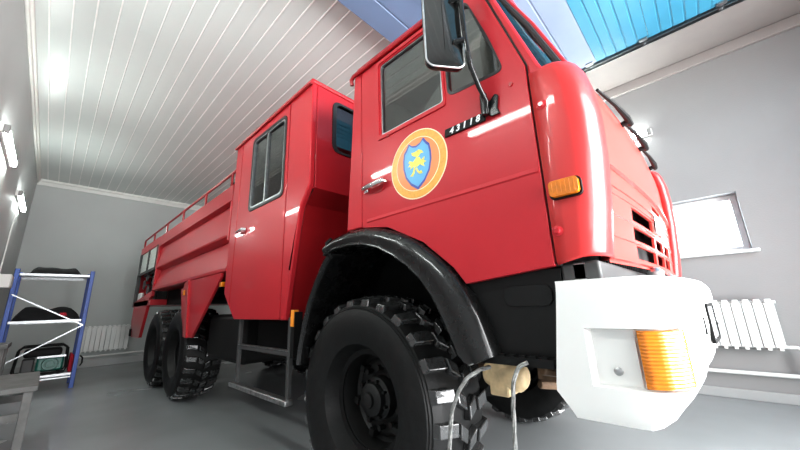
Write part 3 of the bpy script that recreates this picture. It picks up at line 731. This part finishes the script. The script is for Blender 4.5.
# crew cab ------------------------------------------------------------------
CX0, CX1 = -2.19, -.58
csd = [(CX0, 3.0), (CX0, 1.32), (-1.87, 1.06), (-.87, 1.06), (-.72, 1.88), (-.62, 1.93), (CX1, 2.06), (CX1, 3.0)]
cwin = rpoly([(-1.70, 2.13), (-1.02, 2.12), (-1.02, 2.86), (-1.70, 2.88)], .06)
for s in (-1, 1):
    sm = sidemap(CY, s)
    sd = MB().plate([(CX0, 3.0), (CX0, 1.32), (-2.02, 1.182), (-2.02, 3.0)], sm, .05).build('crew_cab_rear_corner', M['red'], T, bevel=.006)
    MB().plate([(-.945, 3.0), (-.945, 1.06), (-.87, 1.06), (-.735, 1.80), (-.70, 1.93), (CX1, 2.08), (CX1, 3.0)], sm, .05).build('crew_cab_front_corner', M['red'], T, bevel=.012)
    cdr = MB().plate([(-2.012, 2.995), (-2.012, 1.176), (-1.87, 1.065), (-.953, 1.065), (-.953, 2.995)], sm, .04, [cwin]).build('crew_cab_door', M['red'], T, bevel=.005)
    MB().box(-.955, -.943, min(s*1.215, s*1.24), max(s*1.215, s*1.24), 1.07, 2.99).box(-2.021, -2.011, min(s*1.215, s*1.24), max(s*1.215, s*1.24), 1.2, 2.99).build('door_seam', M['gasket'], T)
    g = MB(); ring(g, offset(cwin, .035), offset(cwin, .0), sidemap(CY+.008, s), .02); g.build('window_gasket', M['gasket'], cdr, bevel=.004)
    g = MB(); ring(g, offset(cwin, .002), offset(cwin, -.022), sidemap(CY+.004, s), .02); g.box(-1.39, -1.365, min(s*1.232, s*1.254), max(s*1.232, s*1.254), 2.13, 2.87)
    g.build('window_frame', M['steel'], cdr)
    MB().plate(offset(cwin, -.005), sidemap(CY-.012, s), .005).build('crew_window_glass', M['glass'], cdr)
    MB().tube([(-1.89, s*1.252, 1.925), (-1.885, s*1.285, 1.925), (-1.76, s*1.288, 1.935), (-1.75, s*1.252, 1.935)], .014, 8).build('door_handle', M['chrome'], cdr)
    MB().prism(rrect(-1.87, -1.74, 1.88, 1.965, .03), sidemap(CY, s), -.003, .01).build('handle_recess', M['dred'], cdr)
    MB().tube([(CX0-.02, s*1.26, 2.985), (CX1+.0, s*1.26, 2.985)], .016, 8).build('roof_rail', M['dred'], T)
    # steps under the crew door
    stp = MB()
    for X in (-1.80, -.85): stp.box(X-.02, X+.02, s*1.2-.015, s*1.2+.015, .50, 1.08)
    stp.box(-1.80, -.85, s*1.2-.012, s*1.2+.012, .80, .835)
    so = stp.build('crew_step', M['dgrey'], T, bevel=.003)
    MB().box(-1.80, -.85, s*1.2-.016, s*1.2+.016, .834, .842).build('step_rung', M['alu'], so)
    MB().box(-1.86, -.80, min(s*1.185, s*1.25), max(s*1.185, s*1.25), .475, .512).build('step_tread', M['alu'], so, bevel=.006)
    MB().box(-.785, -.745, min(s*1.20, s*1.245), max(s*1.20, s*1.245), 1.015, 1.135).build('side_reflector', M['amberlit'], T, bevel=.004)
    MB().box(-.79, -.74, min(s*1.17, s*1.235), max(s*1.17, s*1.235), .80, 1.12).build('reflector_bracket', M['black'], T)
cc = MB()
cc.box(CX0-.02, CX1+.01, -1.26, 1.26, 2.985, 3.03)
cc.build('crew_cab_roof', M['red'], T, bevel=.015)
# front wall: upper upright part with windows, lower sloping part
cfw = [rpoly([(a, 2.44), (b, 2.44), (b, 2.90), (a, 2.90)], .07) for a, b in ((-1.02, -.12), (.12, 1.02))]
fwl = MB().plate([(-1.199, 2.06), (1.199, 2.06), (1.199, 2.99), (-1.199, 2.99)], lambda u, v, w: (CX1-w, u, v), .04, cfw).build('crew_cab_front_wall', M['red'], T, bevel=.006)
MB().grid([[(CX1-.002, y, 2.06) for y in (-1.2, 1.2)], [(-.70, y, 1.95) for y in (-1.2, 1.2)], [(-.74, y, 1.80) for y in (-1.2, 1.2)], [(-.885, y, 1.06) for y in (-1.2, 1.2)], [(-1.87, y, 1.06) for y in (-1.199, 1.199)], [(CX0, y, 1.32) for y in (-1.199, 1.199)]]).build('crew_cab_bulkhead', M['dred'], T, smooth=0)  # dark red stands in for shade below the front overhang
for i, q in enumerate(cfw):
    g = MB(); ring(g, offset(q, .03), offset(q, -.01), lambda u, v, w: (CX1+.010-w, u, v), .02); g.build('window_gasket', M['gasket'], fwl, bevel=.004)
    MB().plate(q, lambda u, v, w: (CX1-.012-w, u, v), .005).build('front_window_glass', M['dglass'], fwl)
MB().box(CX0, CX0+.04, -1.199, 1.199, 1.32, 2.985).build('crew_cab_rear_wall', M['red'], T)
MB().box(CX0+.05, CX0+.06, -1.195, 1.195, 1.33, 2.97).box(CX0+.06, -.62, -1.2, 1.2, 2.965, 2.975).build('crew_cab_lining', M['interior'], T)
MB().box(-2.1, -1.65, -1.1, 1.1, 1.36, 1.55).box(-2.12, -1.98, -1.1, 1.1, 1.55, 2.15).build('crew_bench', M['seat'], T, bevel=.04)

# water tank body ------------------------------------------------------------
TX0, TX1 = -5.86, -2.21
prof = [(1.10, 2.58), (1.235, 2.565), (1.25, 2.55), (1.25, 2.365), (1.185, 2.345), (1.205, 2.31), (1.25, 1.975), (1.245, 1.955), (1.155, 1.915), (1.165, 1.90), (1.25, 1.60), (1.25, 1.565), (1.215, 1.55), (1.0, 1.55)]
tb = MB(); full = [(-y, z) for y, z in prof]+[(y, z) for y, z in prof[::-1]]
tb.prism(full, lambda u, v, w: (w, u, v), TX0, TX1)
tank = tb.build('water_tank', M['red'], T, smooth=0)
for s in (-1, 1):
    MB().box(TX0, TX0+.10, min(s*1.16, s*1.252), max(s*1.16, s*1.252), 1.56, 2.36).build('tank_end_post', M['red'], T, bevel=.008)
    MB().box(TX1-.05, TX1, min(s*1.1, s*1.252), max(s*1.1, s*1.252), 1.9, 2.36).build('tank_end_post', M['red'], T, bevel=.008)
    rr = MB(); rr.tube([(-7.45, s*1.225, 2.56), (-7.45, s*1.225, 2.70), (-7.42, s*1.225, 2.735), (TX1+.05, s*1.225, 2.735)], .017, 8)
    rail = rr.build('roof_handrail', M['dred'], T)
    for X in (-2.35, -3.30, -4.40, -5.45, -6.5): MB().tube([(X, s*1.225, 2.56), (X, s*1.225, 2.735)], .015, 8).build('rail_post', M['dred'], rail)
    # fender skirt ahead of the rear wheels: bright folded lip and triangular panel
    sk = MB().plate([(-3.50, 1.555), (-3.34, .845), (-3.16, .845), (-2.34, 1.505), (-2.34, 1.555)], sidemap(1.25, s), .03).build('wheel_skirt', M['red'], T, bevel=.005)
    lipm = MB().hexa([(-3.98, s*1.20, 1.47), (-3.48, s*1.275, 1.50), (-3.48, s*1.10, 1.50), (-3.98, s*1.10, 1.47), (-3.98, s*1.20, 1.56), (-3.48, s*1.275, 1.56), (-3.48, s*1.10, 1.56), (-3.98, s*1.10, 1.56)])
    lipm.hexa([(-3.72, s*1.215, .835), (-3.32, s*1.272, .84), (-3.32, s*1.20, .84), (-3.72, s*1.20, .835), (-4.05, s*1.215, 1.48), (-3.46, s*1.275, 1.50), (-3.46, s*1.20, 1.50), (-3.95, s*1.20, 1.48)])
    lipm.build('wheel_skirt_lip', M['red'], T, bevel=.006)
    MB().box(-3.66, -3.60, min(s*1.262, s*1.285), max(s*1.262, s*1.285), 1.37, 1.44).build('side_marker', M['amber'], T, bevel=.005)
    MB().box(-2.32, -2.26, min(s*1.20, s*1.262), max(s*1.20, s*1.262), 1.40, 1.45).build('side_marker', M['amber'], T, bevel=.004)
    # rear quarter behind the wheels
    MB().plate([(-5.86, 1.56), (-5.86, 1.46), (-6.05, 1.40), (-6.45, .72), (-7.25, .70), (-7.5, 1.0), (-7.5, 1.40)], sidemap(1.25, s), .05).build('rear_quarter_panel', M['red'], T, bevel=.006)
    MB().box(-7.42, -7.30, min(s*1.2, s*1.27), max(s*1.2, s*1.27), .72, .86).build('tail_lamp', M['black'], T, bevel=.008)
# pump compartment at the rear
pc = MB()
pc.box(-7.6, TX0-.002, -1.25, 1.25, 2.42, 2.565).box(-7.6, TX0-.002, -1.0, 1.0, 1.33, 2.42).box(-7.6, TX0-.002, -1.25, 1.25, 1.30, 1.40)
pc.box(-7.6, -7.595, -1.2, 1.2, 1.30, 2.42)
pump = pc.build('pump_compartment', M['red'], T, bevel=.006)
for s in (-1, 1):
    MB().box(-7.53, -5.87, s*1.01-.005, s*1.01+.005, 1.40, 2.42).build('compartment_lining', M['under'], pump)
    MB().box(-7.6, -7.55, s*1.225-.03, s*1.225+.03, 1.30, 2.42).build('rear_frame', M['dgrey'], pump)
    fr = MB()
    for X in (-7.53, -6.72, -5.95): fr.box(X-.03, X+.03, s*1.235-.015, s*1.235+.015, 1.96, 2.42)
    fr.box(-7.53, -5.95, s*1.235-.015, s*1.235+.015, 1.95, 2.0)
    fro = fr.build('shutter_frame', M['dgrey'], pump)
    for a, b in ((-7.50, -6.75), (-6.69, -5.98)):
        sh_ = MB(); zs = [2.0+.42*i/12 for i in range(13)]
        sh_.grid([[(a, s*(1.225+.004*(i % 2)), z), (b, s*(1.225+.004*(i % 2)), z)] for i, z in enumerate(zs)])
        sh_.build('roller_shutter', M['shutter'], fro, smooth=0)
    for vx, vz in ((-7.2, 1.75), (-6.75, 1.62), (-6.3, 1.78), (-6.95, 1.9)):
        v = MB(); v.tube([(vx+.08*math.cos(2*PI*k/16), s*1.17, vz+.08*math.sin(2*PI*k/16)) for k in range(16)], .014, 6, closed=True)
        v.tube([(vx, s*1.17, vz), (vx, s*1.02, vz)], .02, 8); v.tube([(vx-.08, s*1.17, vz), (vx+.08, s*1.17, vz)], .009, 6); v.tube([(vx, s*1.17, vz-.08), (vx, s*1.17, vz+.08)], .009, 6)
        v.build('valve_wheel', M['steel'], pump)
    MB().tube([(-7.4, s*1.15, 1.95), (-6.9, s*1.15, 1.97), (-6.0, s*1.15, 1.95)], .025, 8).tube([(-6.5, s*1.1, 1.42), (-6.5, s*1.1, 1.62), (-6.4, s*1.1, 1.7)], .05, 10).build('pump_pipe', M['dgrey'], pump)
    MB().box(-7.35, -7.05, s*1.2-.03, s*1.2+.03, 1.40, 1.58).build('white_canister', M['white'], pump, bevel=.02)
# roof fittings by the crew cab
MB().box(-3.0, -2.86, -1.12, -1.0, 2.62, 2.72).build('roof_floodlight', M['white'], T, bevel=.015)
MB().tube([(-2.80, -1.08, 2.60), (-2.80, -1.08, 2.76), (-2.66, -1.06, 2.77), (-2.62, -1.04, 2.62)], .018, 8).lathe([(0, 0), (.05, 0), (.05, .06), (0, .06)], 12, 'z', (-2.72, -1.06, 2.62)).build('roof_valve', M['dgrey'], T)

# ------------------------------------------------------------------ cables hanging at the front step
def cable(pts, label):
    m = MB(); P_ = []
    pts = [Vector(p) for p in pts]
    for i in range(len(pts)-1):
        p0 = pts[max(0, i-1)]; p1 = pts[i]; p2 = pts[i+1]; p3 = pts[min(len(pts)-1, i+2)]
        for j in range(14):
            t = j/14; P_.append(.5*((2*p1)+(p2-p0)*t+(2*p0-5*p1+4*p2-p3)*t*t+(3*p1-p0-3*p2+p3)*t**3))
    P_.append(pts[-1])
    for k in range(3):
        q = []; L = 0
        for i, p in enumerate(P_):
            if i: L += (p-P_[i-1]).length
            t = (P_[min(i+1, len(P_)-1)]-P_[max(i-1, 0)]).normalized()
            a = t.cross(Vector((0, 1, .2))).normalized(); b = t.cross(a)
            an = L/.03*.8+2*PI*k/3; q.append(p+(a*math.cos(an)+b*math.sin(an))*.0038)
        m.tube(q, .0048, 6)
    return tag(m.build('steel_cable', M['rope']), label, 'cable', 'twisted cables at the front step')
cable([(.80, -1.20, .882), (.775, -1.26, .872), (.74, -1.31, .835), (.69, -1.325, .74), (.668, -1.325, .64), (.66, -1.325, .55), (.67, -1.31, .30), (.72, -1.33, .03), (.85, -1.38, .012), (1.1, -1.40, .012)], 'twisted steel cable hanging closest to the front tyre, from the step')
cable([(.99, -1.268, .925), (.955, -1.275, .90), (.935, -1.287, .84), (.925, -1.295, .70), (.915, -1.30, .50), (.92, -1.31, .25), (.97, -1.32, .03), (1.1, -1.34, .012), (1.3, -1.33, .012)], 'twisted steel cable hanging from the front step closest to the bumper')

# ------------------------------------------------------------------ storage rack and what stands on it
RX, RXB = -6.54, -7.14; RY0, RY1 = -2.93, -2.04
rk = thing('storage_rack', (-6.84, -2.48, 0), 'blue steel storage rack with three metal shelves in the back left corner', 'rack')
for X in (RX, RXB):
    for Y in (RY0, RY1):
        q = MB().box(X-.02, X+.02, Y-.03, Y-.024 if Y == RY0 else Y-.024, 0, 1.93).box(X-.02, X+.02, Y+.024, Y+.03, 0, 1.93).box(X+.014 if X == RX else X-.02, X+.02 if X == RX else X-.014, Y-.03, Y+.03, 0, 1.93)
        q.build('rack_post', M['rackblue'], rk)
for z in (.24, 1.10, 1.86):
    q = MB().box(RXB+.02, RX-.02, RY0, RY1, z-.012, z).box(RX-.02, RX-.005, RY0+.03, RY1-.03, z-.034, z+.003).box(RXB+.005, RXB+.02, RY0+.03, RY1-.03, z-.055, z+.004)
    q.build('rack_shelf', M['steel'], rk)
MB().box(RX, RX+.012, RY0+.03, RY1-.03, .17, .19).build('rack_rail', M['steel'], rk)
def brace(a, b):
    d = (Vector(b)-Vector(a)).normalized(); n = Vector((0, -d.z, d.y)) *.009
    p = [Vector(a)-n, Vector(b)-n, Vector(b)+n, Vector(a)+n]
    MB().hexa([tuple(v) for v in p]+[tuple(v+Vector((.006, 0, 0))) for v in p]).build('rack_brace', M['steel'], rk)
brace((RX+.021, RY0, 1.52), (RX+.021, RY1, 1.0)); brace((RX+.028, RY0, .42), (RX+.028, RY1, 1.0))

def blob(name, x0, x1, y0, y1, z0, z1, mat, amp, seed, parent=None, nx=8, ny=12, nz=4, taper=.0):
    rnd = random.Random(seed); m = MB(); ph = [rnd.uniform(0, 6.28) for _ in range(8)]
    def top(u, v):
        e = min(1, min(u, 1-u)*5)*.5+.5; e *= min(1, min(v, 1-v)*7)**.6
        return (1+amp*math.sin(5*u+ph[0])*math.cos(7*v+ph[1])+amp*.6*math.sin(13*v+ph[2])-taper*v)*e
    rows = [[(x0+(x1-x0)*i/nx, y0+(y1-y0)*j/ny, z0+max(.01, (z1-z0)*top(i/nx, j/ny))) for j in range(ny+1)] for i in range(nx+1)]
    m.grid(rows); m.grid([[(x, y, z0) for x, y, z in r] for r in rows])
    for edge in ([r[0] for r in rows], [r[-1] for r in rows], rows[0], rows[-1]):
        m.grid([[(x, y, z0) for x, y, z in edge], edge])
    return m.build(name, mat, parent, smooth=70)
tag(blob('duffel_bag', -7.0, -6.62, -2.80, -2.18, 1.864, 2.0, M['bag'], .12, 3, nx=10, ny=22, taper=.25), 'long black soft bag lying on the top shelf of the rack', 'bag')
jk = thing('folded_jacket', (-6.8, -2.5, 1.104), 'black jacket with a red patch heaped on the middle shelf', 'jacket')
blob('jacket_cloth', -7.05, -6.58, -2.88, -2.09, 1.104, 1.29, M['bag'], .13, 5, jk, nx=12, ny=26)
blob('red_patch', -6.6, -6.555, -2.36, -2.26, 1.17, 1.22, M['redcloth'], .1, 2, jk, 4, 6)
# petrol generator
gn = thing('petrol_generator', (-6.8, -2.42, .244), 'green petrol generator in a black tubular frame on the bottom shelf', 'generator')
f = MB()
for X in (-6.98, -6.62):
    f.tube([(X, -2.72+.0, .27), (X, -2.74, .33), (X, -2.72, .64), (X, -2.67, .69), (X, -2.22, .69), (X, -2.16, .64), (X, -2.14, .33), (X, -2.16, .27)], .016, 8, closed=True)
for Y in (-2.66, -2.22):
    f.tube([(-6.98, Y, .69), (-6.62, Y, .69)], .014, 8); f.tube([(-6.98, Y, .275), (-6.62, Y, .275)], .014, 8)
for X in (-6.96, -6.66):
    for Y in (-2.66, -2.22): f.box(X-.02, X+.02, Y-.02, Y+.02, .244, .27)
f.build('tube_frame', M['black'], gn)
MB().box(-6.96, -6.64, -2.66, -2.22, .52, .65).build('fuel_tank', M['black'], gn, bevel=.04, seg=3)
MB().box(-6.94, -6.66, -2.50, -2.18, .29, .51).build('engine_housing', M['green'], gn, bevel=.03, seg=3)
al = MB().lathe([(0, .035), (.05, .035), (.055, .02), (.09, .02), (.10, 0), (.10, -.05)], 24, 'x', (-6.655, -2.34, .40))
for k in range(10): a = 2*PI*k/10; al.box(-6.632, -6.622, -2.34+.075*math.cos(a)-.008, -2.34+.075*math.cos(a)+.008, .40+.075*math.sin(a)-.008, .40+.075*math.sin(a)+.008)
al.build('recoil_starter', M['green'], gn, smooth=35)
MB().box(-6.92, -6.68, -2.66, -2.52, .29, .50).build('alternator', M['dgrey'], gn, bevel=.02)
MB().box(-6.66, -6.64, -2.50, -2.16, .50, .53).build('control_strip', M['steel'], gn)
jc = MB().prism(rpoly([(-2.125, .244), (-2.075, .244), (-2.075, .50), (-2.10, .53), (-2.125, .53)], .02), lambda u, v, w: (w, u+.012, v), -7.0, -6.66)
jco = jc.build('fuel_can', M['redcloth'], None, bevel=.01); tag(jco, 'red fuel can squeezed in beside the generator on the rack', 'fuel can')
tube_ = MB().tube([(-6.52, -2.0, .50), (-6.51, -1.965, .46), (-6.53, -1.96, .38), (-6.6, -1.975, .33)], .012, 8); tube_.build('filler_hose', M['black'], jco)

# electrical box on the left wall
eb = thing('electrical_box', (-6.28, YL, 1.70), 'small white electrical box on the left wall beside the rack', 'electrical box')
MB().box(-6.46, -6.10, YL, YL+.17, 1.60, 1.80).build('box_housing', M['trim'], eb, bevel=.008)
MB().box(-6.44, -6.12, YL+.17, YL+.178, 1.615, 1.785).build('box_lid', M['trim'], eb, bevel=.003)
MB().tube([(-6.30, YL+.03, 1.80), (-6.30, YL+.03, 2.96)], .008, 6).build('conduit', M['trim'], eb)

# bench by the left wall
bx0, bx1, by0, by1, bz = -3.78, -2.70, -3.07, -2.45, .60
bn = thing('wooden_bench', ((bx0+bx1)/2, (by0+by1)/2, 0), 'low grey worn wooden bench standing by the left wall, in front of the stool', 'bench')
MB().box(bx0, bx1, by0, by1, bz-.045, bz).build('bench_top', M['wood'], bn, bevel=.006)
for X in (bx0+.05, bx1-.05):
    for Y in (by0+.05, by1-.05): MB().box(X-.03, X+.03, Y-.028, Y+.028, 0, bz-.045).build('leg', M['wood'], bn, bevel=.004)
MB().box(bx1-.07, bx1-.035, by0+.08, by1-.08, .34, .40).build('end_rail', M['wood'], bn); MB().box(bx0+.035, bx0+.07, by0+.08, by1-.08, .34, .40).build('end_rail', M['wood'], bn)
MB().box(bx0+.08, bx1-.08, by1-.07, by1-.04, bz-.12, bz-.046).build('apron', M['wood'], bn); MB().box(bx0+.08, bx1-.08, by0+.04, by0+.07, bz-.12, bz-.046).build('apron', M['wood'], bn)
# taller stool behind it
sx0, sx1, sy0, sy1, sz = -5.05, -4.45, -3.08, -2.745, .86
sn = thing('wooden_stool', ((sx0+sx1)/2, (sy0+sy1)/2, 0), 'tall grey wooden stool by the left wall between bench and rack', 'stool')
MB().box(sx0, sx1, sy0, sy1, sz-.05, sz).build('seat', M['wood'], sn, bevel=.006)
for X in (sx0+.05, sx1-.05):
    for Y in (sy0+.05, sy1-.04): MB().box(X-.025, X+.025, Y-.022, Y+.022, 0, sz-.05).build('leg', M['wood'], sn, bevel=.004)
MB().box(sx1-.065, sx1-.035, sy0+.07, sy1-.06, .30, .35).box(sx0+.035, sx0+.065, sy0+.07, sy1-.06, .30, .35).build('stretcher', M['wood'], sn)

# ------------------------------------------------------------------ light
def area(name, loc, rot, sx, sy, power, c=(1, 1, 1)):
    l = bpy.data.lights.new(name, 'AREA'); l.shape = 'RECTANGLE'; l.size = sx; l.size_y = sy; l.energy = power; l.color = c
    o = bpy.data.objects.new(name, l); col.objects.link(o); o.location = loc; o.rotation_euler = rot; return o
area('daylight_doorway', (XF+.05, 0, 1.95), (0, math.radians(90), 0), 3.7, 3.5, 420, (.98, .99, 1)).data.spread = math.radians(125)
area('added_fill_front_side', (XF-.05, -2.35, 1.7), (0, math.radians(90), 0), 1.8, 1.0, 34, (.98, .99, 1))  # added fill lamp; the front wall has no opening here
area('daylight_window', ((W0+W1)/2, YR+.28, 2.0), (math.radians(-90), 0, 0), 1.2, .68, 40, (1, 1, 1))
w = bpy.data.worlds.new('sky'); bpy.context.scene.world = w; w.use_nodes = True
bg = w.node_tree.nodes['Background']; bg.inputs['Color'].default_value = (.95, .98, 1, 1); bg.inputs['Strength'].default_value = 2.5
sc = bpy.context.scene
sc.view_settings.view_transform = 'Standard'; sc.view_settings.look = 'None'; sc.view_settings.exposure = .12; sc.view_settings.gamma = .88
